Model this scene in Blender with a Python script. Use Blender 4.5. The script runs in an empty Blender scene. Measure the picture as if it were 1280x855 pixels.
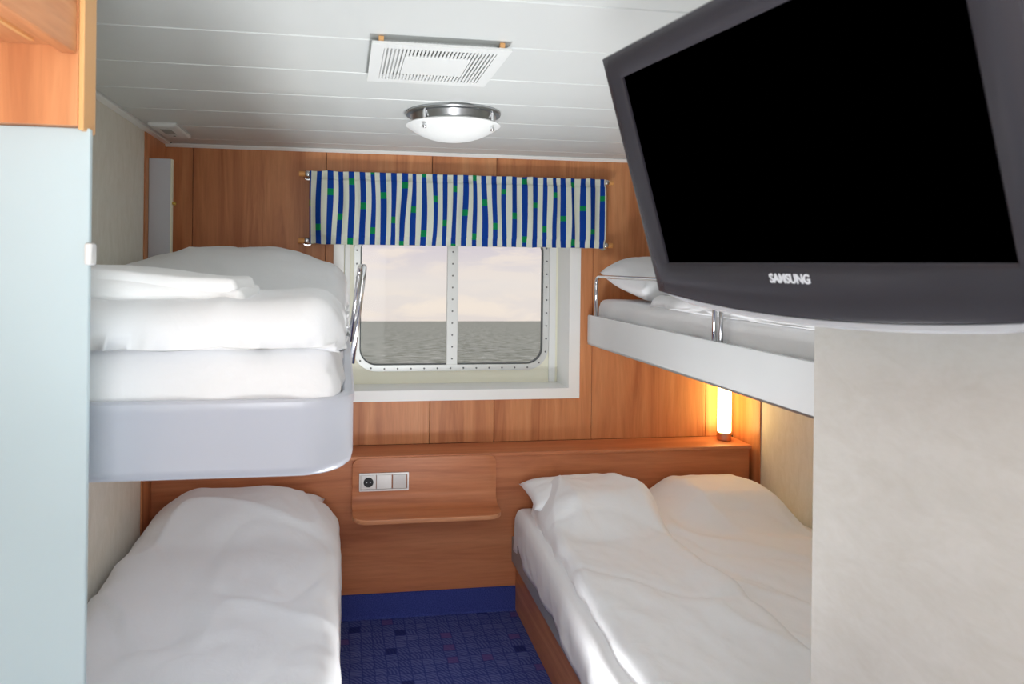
import bpy, bmesh, math, random
from mathutils import Vector, Matrix, noise
random.seed(7)
sc = bpy.context.scene
COL = sc.collection
PI = math.pi

# ------------------------------------------------------------------ camera
EYE = 1.570
F_PX, CX, CY, YAW, ROLL = 900.0, 569.05, 330.77, 0.1534, 0.0113
cd = bpy.data.cameras.new('camera')
cam = bpy.data.objects.new('camera', cd); COL.objects.link(cam); sc.camera = cam
cd.sensor_fit = 'HORIZONTAL'; cd.sensor_width = 36.0
cd.lens = F_PX / 1280 * 36.0
cd.shift_x = (640 - CX) / 1280
cd.shift_y = -(427.5 - CY) / 1280
cd.clip_start = 0.02; cd.clip_end = 20000
right = Vector((math.cos(YAW), -math.sin(YAW), 0)); fwd = Vector((math.sin(YAW), math.cos(YAW), 0))
down = Vector((0, 0, -1))
r2 = right * math.cos(ROLL) - down * math.sin(ROLL)
d2 = right * math.sin(ROLL) + down * math.cos(ROLL)
M = Matrix((r2, -d2, -fwd)).transposed().to_4x4(); M.translation = Vector((0, 0, EYE))
cam.matrix_world = M
cd.dof.use_dof = True; cd.dof.focus_distance = 2.9; cd.dof.aperture_fstop = 7.0

# ------------------------------------------------------------------ view
sc.view_settings.view_transform = 'Standard'
sc.view_settings.look = 'None'
sc.view_settings.gamma = 1.0
sc.view_settings.exposure = 0.12
sc.view_settings.use_curve_mapping = False
sc.cycles.max_bounces = 10; sc.cycles.diffuse_bounces = 7; sc.cycles.glossy_bounces = 4
sc.cycles.transparent_max_bounces = 8; sc.cycles.sample_clamp_indirect = 6.0

# ------------------------------------------------------------------ dimensions of the cabin (metres)
XL, XR, D, ZC = -0.804, 1.967, 3.394, 2.10
YF = 3.206            # front of the built-in ledge under the window
XE, YE = 0.80, 1.13   # entry wall that carries the television
YB = -1.05            # wall behind the camera
SEA_TILT = math.radians(4.45)   # the ship is trimmed, so the sea line lies a little low in the window

# ------------------------------------------------------------------ node helpers
def lin(c):
    return tuple(((v / 255) / 12.92 if v / 255 <= 0.04045 else ((v / 255 + 0.055) / 1.055) ** 2.4) for v in c) + (1.0,)
def new_mat(name):
    m = bpy.data.materials.new(name); m.use_nodes = True
    nt = m.node_tree; nt.nodes.clear()
    out = nt.nodes.new('ShaderNodeOutputMaterial')
    b = nt.nodes.new('ShaderNodeBsdfPrincipled'); nt.links.new(b.outputs[0], out.inputs[0])
    return m, nt, b, out
def nd(nt, kind, **kw):
    n = nt.nodes.new(kind)
    for k, v in kw.items():
        if k in n.inputs: n.inputs[k].default_value = v
        else: setattr(n, k, v)
    return n
def ramp(nt, fac, stops, interp='LINEAR'):
    r = nt.nodes.new('ShaderNodeValToRGB'); r.color_ramp.interpolation = interp
    e = r.color_ramp.elements
    while len(e) < len(stops): e.new(0.5)
    for i, (p, c) in enumerate(stops): e[i].position = p; e[i].color = c
    nt.links.new(fac, r.inputs[0]); return r
def mixc(nt, fac, a, b, mode='MIX'):
    m = nt.nodes.new('ShaderNodeMix'); m.data_type = 'RGBA'; m.blend_type = mode
    for s, v in ((0, fac), (6, a), (7, b)):
        if hasattr(v, 'is_linked'): nt.links.new(v, m.inputs[s])
        else: m.inputs[s].default_value = v
    return m.outputs[2]
def math_(nt, op, a, b=0.0, c=None):
    m = nt.nodes.new('ShaderNodeMath'); m.operation = op
    for s, v in enumerate((a, b) if c is None else (a, b, c)):
        if hasattr(v, 'is_linked'): nt.links.new(v, m.inputs[s])
        else: m.inputs[s].default_value = v
    return m.outputs[0]
def bump(nt, b, h, strength, dist=0.002):
    n = nt.nodes.new('ShaderNodeBump'); n.inputs['Strength'].default_value = strength; n.inputs['Distance'].default_value = dist
    nt.links.new(h, n.inputs['Height']); nt.links.new(n.outputs[0], b.inputs['Normal'])
def obj_coords(nt, scale=(1, 1, 1), rnd=True):
    tc = nt.nodes.new('ShaderNodeTexCoord')
    v = tc.outputs['Object']
    if rnd:
        oi = nt.nodes.new('ShaderNodeObjectInfo')
        a = nt.nodes.new('ShaderNodeVectorMath'); a.operation = 'ADD'
        s = math_(nt, 'MULTIPLY', oi.outputs['Random'], 29.0)
        c = nt.nodes.new('ShaderNodeCombineXYZ')
        for i in range(3): nt.links.new(s, c.inputs[i])
        nt.links.new(v, a.inputs[0]); nt.links.new(c.outputs[0], a.inputs[1]); v = a.outputs[0]
    mp = nt.nodes.new('ShaderNodeMapping'); mp.inputs['Scale'].default_value = scale
    nt.links.new(v, mp.inputs['Vector']); return mp.outputs[0]
def plain(name, c, rough=0.5, metal=0.0, spec=0.5, coat=0.0):
    m, nt, b, o = new_mat(name)
    b.inputs['Base Color'].default_value = lin(c); b.inputs['Roughness'].default_value = rough
    b.inputs['Metallic'].default_value = metal; b.inputs['Specular IOR Level'].default_value = spec
    b.inputs['Coat Weight'].default_value = coat
    return m

# ------------------------------------------------------------------ world: evening sky over the sea
W = bpy.data.worlds.new('sky'); sc.world = W; W.use_nodes = True
nt = W.node_tree; nt.nodes.clear()
wo = nt.nodes.new('ShaderNodeOutputWorld'); bg = nt.nodes.new('ShaderNodeBackground'); nt.links.new(bg.outputs[0], wo.inputs[0])
tc = nt.nodes.new('ShaderNodeTexCoord')
rot = nd(nt, 'ShaderNodeMapping'); rot.inputs['Rotation'].default_value = (SEA_TILT, 0, 0)
nt.links.new(tc.outputs['Generated'], rot.inputs['Vector'])
sep = nt.nodes.new('ShaderNodeSeparateXYZ'); nt.links.new(rot.outputs[0], sep.inputs[0])
elev = sep.outputs[2]
base = ramp(nt, elev, [(0.0, lin((232, 220, 216))), (0.05, lin((236, 226, 222))), (0.10, lin((218, 208, 216))), (0.2, lin((204, 201, 220))), (1.0, lin((170, 186, 220)))])
cm = nd(nt, 'ShaderNodeMapping'); cm.inputs['Scale'].default_value = (4.0, 4.0, 17.0)
nt.links.new(rot.outputs[0], cm.inputs['Vector'])
cn = nd(nt, 'ShaderNodeTexNoise', Scale=2.6, Detail=7.0, Roughness=0.6, Distortion=0.4); nt.links.new(cm.outputs[0], cn.inputs['Vector'])
cf = ramp(nt, cn.outputs[0], [(0.44, (0, 0, 0, 1)), (0.60, (1, 1, 1, 1))])
hi = ramp(nt, elev, [(0.0, (0.5, 0.5, 0.5, 1)), (0.02, (0.7, 0.7, 0.7, 1)), (0.045, (0.15, 0.15, 0.15, 1)), (0.12, (0.9, 0.9, 0.9, 1))])
cfac = math_(nt, 'MULTIPLY', cf.outputs[0], hi.outputs[0])
skyc = mixc(nt, cfac, base.outputs[0], lin((252, 236, 222)))
nt.links.new(skyc, bg.inputs[0]); bg.inputs[1].default_value = 0.95

# ------------------------------------------------------------------ fill lights added out of view (first: entry ceiling, behind the camera)
def area(name, loc, size, power, color, rot=(0, 0, 0), shape='DISK'):
    l = bpy.data.lights.new(name, 'AREA'); l.shape = shape; l.size = size; l.energy = power; l.color = color
    o = bpy.data.objects.new(name, l); COL.objects.link(o); o.location = loc; o.rotation_euler = rot; return o
ENTRY = (0.0, -0.45)
area('entry_fill_light', (ENTRY[0], ENTRY[1], 2.04), 0.44, 3.0, (0.98, 0.99, 1.0))  # added fill, set under the unseen entry drum
# added fill light outside the doorway opening behind the camera
l_ = area('doorway_fill', (0.05, YB - 0.25, 1.15), 0.86, 24.0, (0.97, 0.99, 1.0), (math.radians(90), 0, 0), 'RECTANGLE')
l_.data.size_y = 1.8
# added fill lamp low in the aisle below the view, bounced off the ceiling
l_ = area('bounce_fill', (0.42, 1.72, 0.34), 0.45, 14.0, (0.97, 0.99, 1.0), (math.radians(180 - 16), 0, 0))
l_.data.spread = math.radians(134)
# second added fill lamp near the camera, unseen, aimed up at the ceiling ahead
l_ = area('bounce_fill_near', (-0.05, -0.15, 1.0), 0.45, 7.0, (0.97, 0.99, 1.0), (math.radians(180 - 34), 0, 0))
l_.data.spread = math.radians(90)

# ------------------------------------------------------------------ materials
def wood(name, axis, dark=(164, 94, 58), mid=(208, 140, 94), light=(230, 170, 122), rough=0.38, scale=1.0):
    m, nt, b, o = new_mat(name)
    st = 0.07
    s = {'z': (1, 1, st), 'x': (st, 1, 1), 'y': (1, st, 1)}[axis]
    v = obj_coords(nt, tuple(k * scale for k in s))
    n1 = nd(nt, 'ShaderNodeTexNoise', Scale=9.0, Detail=5.0, Roughness=0.55, Distortion=1.6); nt.links.new(v, n1.inputs['Vector'])
    n2 = nd(nt, 'ShaderNodeTexNoise', Scale=90.0, Detail=3.0, Roughness=0.6, Distortion=0.2); nt.links.new(v, n2.inputs['Vector'])
    n3 = nd(nt, 'ShaderNodeTexNoise', Scale=2.5, Detail=2.0); nt.links.new(v, n3.inputs['Vector'])
    r1 = ramp(nt, n1.outputs[0], [(0.3, lin(dark)), (0.5, lin(mid)), (0.72, lin(light))])
    r2_ = ramp(nt, n2.outputs[0], [(0.3, (0.80, 0.78, 0.76, 1)), (0.6, (1, 1, 1, 1))])
    c = mixc(nt, 0.75, r1.outputs[0], r2_.outputs[0], 'MULTIPLY')
    r3 = ramp(nt, n3.outputs[0], [(0.3, (0.9, 0.88, 0.86, 1)), (0.7, (1.06, 1.04, 1.02, 1))])
    c = mixc(nt, 1.0, c, r3.outputs[0], 'MULTIPLY')
    c = mixc(nt, 0.30, c, lin(mid))
    nt.links.new(c, b.inputs['Base Color'])
    b.inputs['Roughness'].default_value = rough; b.inputs['Specular IOR Level'].default_value = 0.35
    bump(nt, b, n2.outputs[0], 0.08, 0.001)
    return m
MW = wood('cherry_veneer_upright', 'z')
MWX = wood('cherry_veneer_level', 'x', (162, 92, 60), (198, 126, 86), (216, 148, 106))
MWY = wood('cherry_veneer_deep', 'y')
MWE = plain('beech_edge', (226, 172, 112), 0.45)

def cream(name, c1, c2, vs=(1.0, 1.0, 0.18)):
    m, nt, b, o = new_mat(name)
    v = obj_coords(nt, vs, False)
    n1 = nd(nt, 'ShaderNodeTexNoise', Scale=26.0, Detail=6.0, Roughness=0.65, Distortion=0.8); nt.links.new(v, n1.inputs['Vector'])
    n2 = nd(nt, 'ShaderNodeTexNoise', Scale=160.0, Detail=2.0); nt.links.new(v, n2.inputs['Vector'])
    r = ramp(nt, n1.outputs[0], [(0.3, lin(c1)), (0.7, lin(c2))])
    c = mixc(nt, 0.12, r.outputs[0], n2.outputs[0], 'OVERLAY')
    nt.links.new(c, b.inputs['Base Color']); b.inputs['Roughness'].default_value = 0.5
    bump(nt, b, n1.outputs[0], 0.08, 0.002); return m
MCREAM = cream('cream_wall_laminate', (226, 223, 209), (238, 236, 225), (1.0, 1.0, 0.4))
MPALE = cream('pale_entry_laminate', (226, 222, 214), (236, 233, 227), (0.35, 0.35, 0.8))

def painted(name, c, rough=0.35, var=0.03):
    m, nt, b, o = new_mat(name)
    v = obj_coords(nt, (1, 1, 1), False)
    n = nd(nt, 'ShaderNodeTexNoise', Scale=3.0, Detail=4.0); nt.links.new(v, n.inputs['Vector'])
    r = ramp(nt, n.outputs[0], [(0.3, tuple(x * (1 - var) for x in lin(c)[:3]) + (1,)), (0.7, lin(c))])
    nt.links.new(r.outputs[0], b.inputs['Base Color']); b.inputs['Roughness'].default_value = rough
    return m
MCEIL = painted('white_ceiling_lacquer', (206, 209, 207), 0.4)
MWHITE = painted('white_lacquer', (246, 247, 245), 0.35)
MPLASTIC = painted('white_plastic', (224, 225, 223), 0.4)
MIVORY = painted('ivory_paint', (247, 245, 226), 0.5)
MBUNK = painted('pale_grey_bunk_shell', (200, 203, 212), 0.3)
MPANEL = painted('white_gloss_bunk_panel', (216, 218, 219), 0.16)
MGREY = painted('grey_aluminium_rail', (158, 160, 160), 0.4)
MLOCK = painted('pale_grey_panel', (206, 208, 216), 0.4)
MBLACK = plain('black_plastic', (20, 20, 22), 0.5)
MDUCT = plain('dark_duct', (60, 62, 64), 0.8)

def metal(name, c, rough, aniso=0.0):
    m, nt, b, o = new_mat(name)
    v = obj_coords(nt, (1, 1, 1), False)
    n = nd(nt, 'ShaderNodeTexNoise', Scale=300.0, Detail=2.0); nt.links.new(v, n.inputs['Vector'])
    b.inputs['Base Color'].default_value = lin(c); b.inputs['Metallic'].default_value = 1.0
    rr = nd(nt, 'ShaderNodeMapRange'); rr.inputs['To Min'].default_value = rough * 0.8; rr.inputs['To Max'].default_value = rough * 1.2
    nt.links.new(n.outputs[0], rr.inputs[0]); nt.links.new(rr.outputs[0], b.inputs['Roughness'])
    b.inputs['Anisotropic'].default_value = aniso; return m
MCHROME = metal('chrome', (225, 226, 228), 0.12)
MSTEEL = metal('brushed_steel', (186, 188, 190), 0.3)
MALU = plain('window_aluminium', (226, 228, 226), 0.35, 0.35)
MBRASS = metal('brass', (214, 180, 96), 0.3)
MSOCK = plain('satin_steel_plate', (214, 211, 208), 0.35, 0.25)

def cloth_mat(name, c, fine=900.0, strength=0.06, crease=0.25):
    m, nt, b, o = new_mat(name)
    v = obj_coords(nt, (1, 1, 1), False)
    n = nd(nt, 'ShaderNodeTexNoise', Scale=fine, Detail=1.0); nt.links.new(v, n.inputs['Vector'])
    n2 = nd(nt, 'ShaderNodeTexNoise', Scale=9.0, Detail=5.0, Roughness=0.55, Distortion=0.8); nt.links.new(v, n2.inputs['Vector'])
    b.inputs['Base Color'].default_value = lin(c); b.inputs['Roughness'].default_value = 0.85
    b.inputs['Specular IOR Level'].default_value = 0.15
    b.inputs['Sheen Weight'].default_value = 0.1
    h = math_(nt, 'ADD', math_(nt, 'MULTIPLY', n.outputs[0], 0.05), math_(nt, 'MULTIPLY', n2.outputs[0], 1.0))
    bump(nt, b, h, crease, 0.012); return m
MDUVET = cloth_mat('white_cotton', (242, 243, 245))
MSHEET = cloth_mat('white_sheet', (240, 240, 241), crease=0.35)
MTOWEL = cloth_mat('white_terry', (246, 246, 246), 420.0, 0.2)
def curtain_mat(name, c):
    m, nt, b, o = new_mat(name)
    v = obj_coords(nt, (1, 1, 1), False)
    n = nd(nt, 'ShaderNodeTexNoise', Scale=500.0, Detail=2.0); nt.links.new(v, n.inputs['Vector'])
    col = mixc(nt, 0.15, lin(c), n.outputs[0], 'OVERLAY')
    nt.links.new(col, b.inputs['Base Color']); b.inputs['Roughness'].default_value = 0.85; b.inputs['Specular IOR Level'].default_value = 0.1
    tr = nt.nodes.new('ShaderNodeBsdfTranslucent'); nt.links.new(col, tr.inputs[0])
    mx = nt.nodes.new('ShaderNodeMixShader'); mx.inputs[0].default_value = 0.3
    nt.links.new(b.outputs[0], mx.inputs[1]); nt.links.new(tr.outputs[0], mx.inputs[2]); nt.links.new(mx.outputs[0], o.inputs[0])
    return m
MC_W = curtain_mat('curtain_white', (236, 240, 226)); MC_B = curtain_mat('curtain_blue', (24, 72, 166)); MC_G = curtain_mat('curtain_green', (22, 150, 92))

def carpet_mat():
    m, nt, b, o = new_mat('blue_patterned_carpet')
    tc = nt.nodes.new('ShaderNodeTexCoord')
    # warp the cell grid a little so that the cells look hand drawn
    wn = nd(nt, 'ShaderNodeTexNoise', Scale=14.0, Detail=1.0); nt.links.new(tc.outputs['Object'], wn.inputs['Vector'])
    vm = nt.nodes.new('ShaderNodeVectorMath'); vm.operation = 'MULTIPLY_ADD'
    nt.links.new(wn.outputs['Color'], vm.inputs[0]); vm.inputs[1].default_value = (0.016, 0.016, 0); nt.links.new(tc.outputs['Object'], vm.inputs[2])
    sc_ = nt.nodes.new('ShaderNodeVectorMath'); sc_.operation = 'MULTIPLY'; sc_.inputs[1].default_value = (21.0, 21.0, 0.0)
    nt.links.new(vm.outputs[0], sc_.inputs[0])
    fl = nt.nodes.new('ShaderNodeVectorMath'); fl.operation = 'FLOOR'; nt.links.new(sc_.outputs[0], fl.inputs[0])
    fr = nt.nodes.new('ShaderNodeVectorMath'); fr.operation = 'FRACTION'; nt.links.new(sc_.outputs[0], fr.inputs[0])
    wh = nt.nodes.new('ShaderNodeTexWhiteNoise'); wh.noise_dimensions = '2D'; nt.links.new(fl.outputs[0], wh.inputs['Vector'])
    s = nt.nodes.new('ShaderNodeSeparateXYZ'); nt.links.new(fr.outputs[0], s.inputs[0])
    ex = math_(nt, 'ABSOLUTE', math_(nt, 'SUBTRACT', s.outputs[0], 0.5)); ey = math_(nt, 'ABSOLUTE', math_(nt, 'SUBTRACT', s.outputs[1], 0.5))
    edge = math_(nt, 'GREATER_THAN', math_(nt, 'MAXIMUM', ex, ey), 0.44)
    # little swirls inside the cells
    ph = nt.nodes.new('ShaderNodeVectorMath'); ph.operation = 'MULTIPLY_ADD'
    nt.links.new(wh.outputs['Color'], ph.inputs[0]); ph.inputs[1].default_value = (1.4, 1.4, 0); nt.links.new(fr.outputs[0], ph.inputs[2])
    wv = nt.nodes.new('ShaderNodeTexWave'); wv.wave_type = 'RINGS'; wv.rings_direction = 'SPHERICAL'
    wv.inputs['Scale'].default_value = 1.1; wv.inputs['Distortion'].default_value = 2.2; wv.inputs['Detail'].default_value = 1.0
    nt.links.new(ph.outputs[0], wv.inputs['Vector'])
    pile = nd(nt, 'ShaderNodeTexNoise', Scale=420.0, Detail=2.0); nt.links.new(tc.outputs['Object'], pile.inputs['Vector'])
    bl = mixc(nt, math_(nt, 'MULTIPLY', wv.outputs[1], 0.8), lin((56, 66, 130)), lin((116, 126, 182)))
    cell = ramp(nt, wh.outputs[0], [(0.0, lin((88, 97, 156))), (0.35, lin((74, 83, 144))), (0.7, lin((62, 71, 132)))], 'LINEAR')
    bl = mixc(nt, 0.45, bl, cell.outputs[0])
    bl = mixc(nt, math_(nt, 'MULTIPLY', math_(nt, 'GREATER_THAN', wh.outputs[0], 0.965), 0.8), bl, lin((34, 42, 100)))
    bl = mixc(nt, math_(nt, 'MULTIPLY', math_(nt, 'LESS_THAN', wh.outputs[0], 0.028), 0.75), bl, lin((96, 72, 128)))
    bl = mixc(nt, math_(nt, 'MULTIPLY', edge, 0.6), bl, lin((46, 56, 122)))
    c = mixc(nt, 0.35, bl, pile.outputs[0], 'OVERLAY')
    nt.links.new(c, b.inputs['Base Color']); b.inputs['Roughness'].default_value = 1.0; b.inputs['Specular IOR Level'].default_value = 0.05
    bump(nt, b, pile.outputs[0], 0.5, 0.003); return m
MCARPET = carpet_mat()
def plain_carpet():
    m, nt, b, o = new_mat('navy_carpet_trim')
    v = obj_coords(nt, (1, 1, 1), False)
    n = nd(nt, 'ShaderNodeTexNoise', Scale=260.0, Detail=3.0); nt.links.new(v, n.inputs['Vector'])
    r = ramp(nt, n.outputs[0], [(0.3, lin((48, 58, 122))), (0.7, lin((72, 82, 152)))])
    nt.links.new(r.outputs[0], b.inputs['Base Color']); b.inputs['Roughness'].default_value = 1.0; b.inputs['Specular IOR Level'].default_value = 0.05
    bump(nt, b, n.outputs[0], 0.4, 0.002); return m
MNAVY = plain_carpet()

def frosted():
    m, nt, b, o = new_mat('frosted_glass')
    v = obj_coords(nt, (1, 1, 1), False)
    n = nd(nt, 'ShaderNodeTexNoise', Scale=2.0, Detail=2.0); nt.links.new(v, n.inputs['Vector'])
    r = ramp(nt, n.outputs[0], [(0.3, lin((214, 230, 234))), (0.7, lin((222, 236, 240)))])
    nt.links.new(r.outputs[0], b.inputs['Base Color']); b.inputs['Roughness'].default_value = 0.22
    tr = nt.nodes.new('ShaderNodeBsdfTranslucent'); nt.links.new(r.outputs[0], tr.inputs[0])
    mx = nt.nodes.new('ShaderNodeMixShader'); mx.inputs[0].default_value = 0.35
    nt.links.new(b.outputs[0], mx.inputs[1]); nt.links.new(tr.outputs[0], mx.inputs[2]); nt.links.new(mx.outputs[0], o.inputs[0]); return m
MFROST = frosted()
def pane_mat():
    m, nt, b, o = new_mat('window_glass')
    t = nt.nodes.new('ShaderNodeBsdfTransparent'); t.inputs[0].default_value = (0.97, 0.98, 0.97, 1)
    g = nt.nodes.new('ShaderNodeBsdfGlossy'); g.inputs['Roughness'].default_value = 0.02
    mx = nt.nodes.new('ShaderNodeMixShader'); mx.inputs[0].default_value = 0.005
    nt.nodes.remove(b)
    nt.links.new(t.outputs[0], mx.inputs[1]); nt.links.new(g.outputs[0], mx.inputs[2]); nt.links.new(mx.outputs[0], o.inputs[0]); return m
MPANE = pane_mat()
def emit_mat(name, c, s, basec=(240, 240, 236)):
    m, nt, b, o = new_mat(name)
    b.inputs['Base Color'].default_value = lin(basec); b.inputs['Roughness'].default_value = 0.35
    b.inputs['Emission Color'].default_value = lin(c); b.inputs['Emission Strength'].default_value = s; return m
MBOWL = emit_mat('opal_bowl_glass', (250, 252, 255), 0.16, (214, 216, 214))
MTUBE = emit_mat('glowing_lamp_tube', (255, 222, 140), 9.5, (250, 240, 220))
def sea_mat():
    m, nt, b, o = new_mat('grey_green_sea')
    v = obj_coords(nt, (1.0, 1.0, 1.0), False)
    n = nd(nt, 'ShaderNodeTexNoise', Scale=0.22, Detail=8.0, Roughness=0.62, Distortion=0.3); nt.links.new(v, n.inputs['Vector'])
    n2 = nd(nt, 'ShaderNodeTexNoise', Scale=0.03, Detail=3.0); nt.links.new(v, n2.inputs['Vector'])
    r = ramp(nt, n.outputs[0], [(0.32, lin((122, 126, 108))), (0.5, lin((180, 181, 164))), (0.68, lin((222, 222, 210)))])
    r3 = ramp(nt, n2.outputs[0], [(0.3, (0.92, 0.92, 0.92, 1)), (0.7, (1.05, 1.05, 1.05, 1))])
    nt.links.new(mixc(nt, 1.0, r.outputs[0], r3.outputs[0], 'MULTIPLY'), b.inputs['Base Color'])
    b.inputs['Roughness'].default_value = 0.8; b.inputs['Specular IOR Level'].default_value = 0.05
    bump(nt, b, n.outputs[0], 0.5, 0.4); return m
MSEA = sea_mat()
MTV = plain('tv_gloss_bezel', (52, 50, 56), 0.25, 0.0, 0.4)
MSCREEN = plain('tv_black_screen', (0, 0, 0), 0.6, 0.0, 0.0)
MTVBACK = plain('tv_back_shell', (40, 40, 43), 0.45)
MLIP = plain('tv_silver_lip', (214, 216, 220), 0.25, 0.3)
MLOGO = plain('tv_logo_silver', (225, 227, 232), 0.4)

# ------------------------------------------------------------------ mesh helpers (world coordinates in, thing-local out)
def thing(name, label, cat, loc=(0, 0, 0), group=None, kind=None):
    o = bpy.data.objects.new(name, None); COL.objects.link(o); o.location = loc; o.empty_display_size = 0.1
    tag(o, label, cat, group, kind); return o
def tag(o, label=None, cat=None, group=None, kind=None):
    if label: o['label'] = label
    if cat: o['category'] = cat
    if group: o['group'] = group
    if kind: o['kind'] = kind
    return o
def root_loc(p):
    v = Vector((0, 0, 0))
    while p is not None: v += p.location; p = p.parent
    return v
def obj(name, bm, mat, parent=None, smooth=False, local=False, loc=None):
    me = bpy.data.meshes.new(name)
    bmesh.ops.recalc_face_normals(bm, faces=bm.faces[:])
    if parent is not None and not local:
        bmesh.ops.translate(bm, verts=bm.verts[:], vec=-root_loc(parent))
    if parent is None and loc is not None:
        bmesh.ops.translate(bm, verts=bm.verts[:], vec=-Vector(loc))
    bm.to_mesh(me); bm.free()
    for m in (mat if isinstance(mat, (list, tuple)) else [mat]): me.materials.append(m)
    if smooth:
        me.polygons.foreach_set('use_smooth', [True] * len(me.polygons))
        if smooth == 'angle':
            try: me.set_sharp_from_angle(angle=math.radians(40))
            except Exception: pass
    o = bpy.data.objects.new(name, me); COL.objects.link(o)
    if parent is not None: o.parent = parent
    elif loc is not None: o.location = loc
    return o
def box(x0, x1, y0, y1, z0, z1, bev=0.0, bm=None, seg=2):
    t = bmesh.new()
    bmesh.ops.create_cube(t, size=1.0)
    bmesh.ops.scale(t, verts=t.verts, vec=(x1 - x0, y1 - y0, z1 - z0))
    bmesh.ops.translate(t, verts=t.verts, vec=((x0 + x1) / 2, (y0 + y1) / 2, (z0 + z1) / 2))
    if bev > 0: bmesh.ops.bevel(t, geom=t.edges[:], offset=bev, segments=seg, affect='EDGES', profile=0.5)
    return join(bm, t)
def join(bm, t):
    if bm is None: return t
    me = bpy.data.meshes.new('tmp'); t.to_mesh(me); t.free(); bm.from_mesh(me); bpy.data.meshes.remove(me); return bm
def prism(pts, axis, a0, a1, bm=None, bev=0.0):
    """pts 2D outline; axis 'y': (x,z) extruded along y; 'z': (x,y); 'x': (y,z)"""
    t = bmesh.new()
    def P(p, a): return {'y': (p[0], a, p[1]), 'z': (p[0], p[1], a), 'x': (a, p[0], p[1])}[axis]
    A = [t.verts.new(P(p, a0)) for p in pts]; B = [t.verts.new(P(p, a1)) for p in pts]
    n = len(pts); fa = t.faces.new(A); fb = t.faces.new(B[::-1])
    for i in range(n): t.faces.new((A[i], A[(i + 1) % n], B[(i + 1) % n], B[i]))
    bmesh.ops.recalc_face_normals(t, faces=t.faces[:])
    if bev:
        es = [e for f in t.faces if len(f.verts) == n for e in f.edges] if n != 4 else t.edges[:]
        bmesh.ops.bevel(t, geom=list(set(es)), offset=bev, segments=2, affect='EDGES', profile=0.5)
    return join(bm, t)
def rrect(x0, x1, z0, z1, r, n=8):
    pts = []
    rs = r if isinstance(r, (tuple, list)) else (r,) * 4   # bl, br, tr, tl
    for (cx, cz, a, q) in ((x0 + rs[0], z0 + rs[0], 180, rs[0]), (x1 - rs[1], z0 + rs[1], 270, rs[1]), (x1 - rs[2], z1 - rs[2], 0, rs[2]), (x0 + rs[3], z1 - rs[3], 90, rs[3])):
        for k in range(n + 1):
            t = math.radians(a + 90 * k / n); pts.append((cx + q * math.cos(t), cz + q * math.sin(t)))
    return pts
def ring(outer, inner, axis, a0, a1, bm=None):
    t = bmesh.new(); n = len(outer)
    def P(p, a): return {'y': (p[0], a, p[1]), 'z': (p[0], p[1], a), 'x': (a, p[0], p[1])}[axis]
    V = [[t.verts.new(P(p, a)) for p in l] for l, a in ((outer, a0), (outer, a1), (inner, a1), (inner, a0))]
    for i in range(n):
        j = (i + 1) % n
        for k in range(4):
            m = (k + 1) % 4
            t.faces.new((V[k][i], V[k][j], V[m][j], V[m][i]))
    return join(bm, t)
def lathe(prof, c, axis='z', n=40, bm=None, cap=True):
    t = bmesh.new(); rows = []
    for (r, h) in prof:
        row = []
        for k in range(n):
            a = 2 * PI * k / n; u, v = r * math.cos(a), r * math.sin(a)
            row.append(t.verts.new({'z': (c[0] + u, c[1] + v, c[2] + h), 'y': (c[0] + u, c[1] + h, c[2] + v), 'x': (c[0] + h, c[1] + u, c[2] + v)}[axis]))
        rows.append(row)
    for a, b in zip(rows, rows[1:]):
        for k in range(n): t.faces.new((a[k], a[(k + 1) % n], b[(k + 1) % n], b[k]))
    if cap:
        for row in (rows[0], rows[-1]): t.faces.new(row)
    bmesh.ops.remove_doubles(t, verts=t.verts[:], dist=1e-6)
    return join(bm, t)
def tube(path, r, n=10, bm=None):
    t = bmesh.new(); path = [Vector(p) for p in path]; rows = []
    up = None
    for i, p in enumerate(path):
        d = (path[min(i + 1, len(path) - 1)] - path[max(i - 1, 0)]).normalized()
        if up is None: up = d.orthogonal().normalized()
        up = (up - d * up.dot(d)).normalized(); s = d.cross(up)
        rows.append([t.verts.new(p + (up * math.cos(2 * PI * k / n) + s * math.sin(2 * PI * k / n)) * r) for k in range(n)])
    for a, b in zip(rows, rows[1:]):
        for k in range(n): t.faces.new((a[k], a[(k + 1) % n], b[(k + 1) % n], b[k]))
    t.faces.new(rows[0]); t.faces.new(rows[-1])
    return join(bm, t)
def fillet(pts, r, n=7):
    """rounded polyline"""
    pts = [Vector(p) for p in pts]; out = [pts[0]]
    for a, b, c in zip(pts, pts[1:], pts[2:]):
        p = b + (a - b).normalized() * r; q = b + (c - b).normalized() * r
        for k in range(n + 1):
            t = k / n; out.append(p * (1 - t) ** 2 + b * 2 * t * (1 - t) + q * t * t)
    out.append(pts[-1]); return out
def structure(o): o['kind'] = 'structure'; return o
def N(x, y, z=0.0): return noise.noise(Vector((x, y, z)))
def FR(x, y, z=0.0, o=4): return noise.fractal(Vector((x, y, z)), 1.0, 2.0, o)
def sst(a, b, x):
    t = max(0.0, min(1.0, (x - a) / (b - a))); return t * t * (3 - 2 * t)

# ================================================================== THE SETTING
# floor
structure(obj('floor', box(XL - 0.05, XR + 0.05, YB - 0.05, D, -0.06, 0.0), MCARPET))
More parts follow.
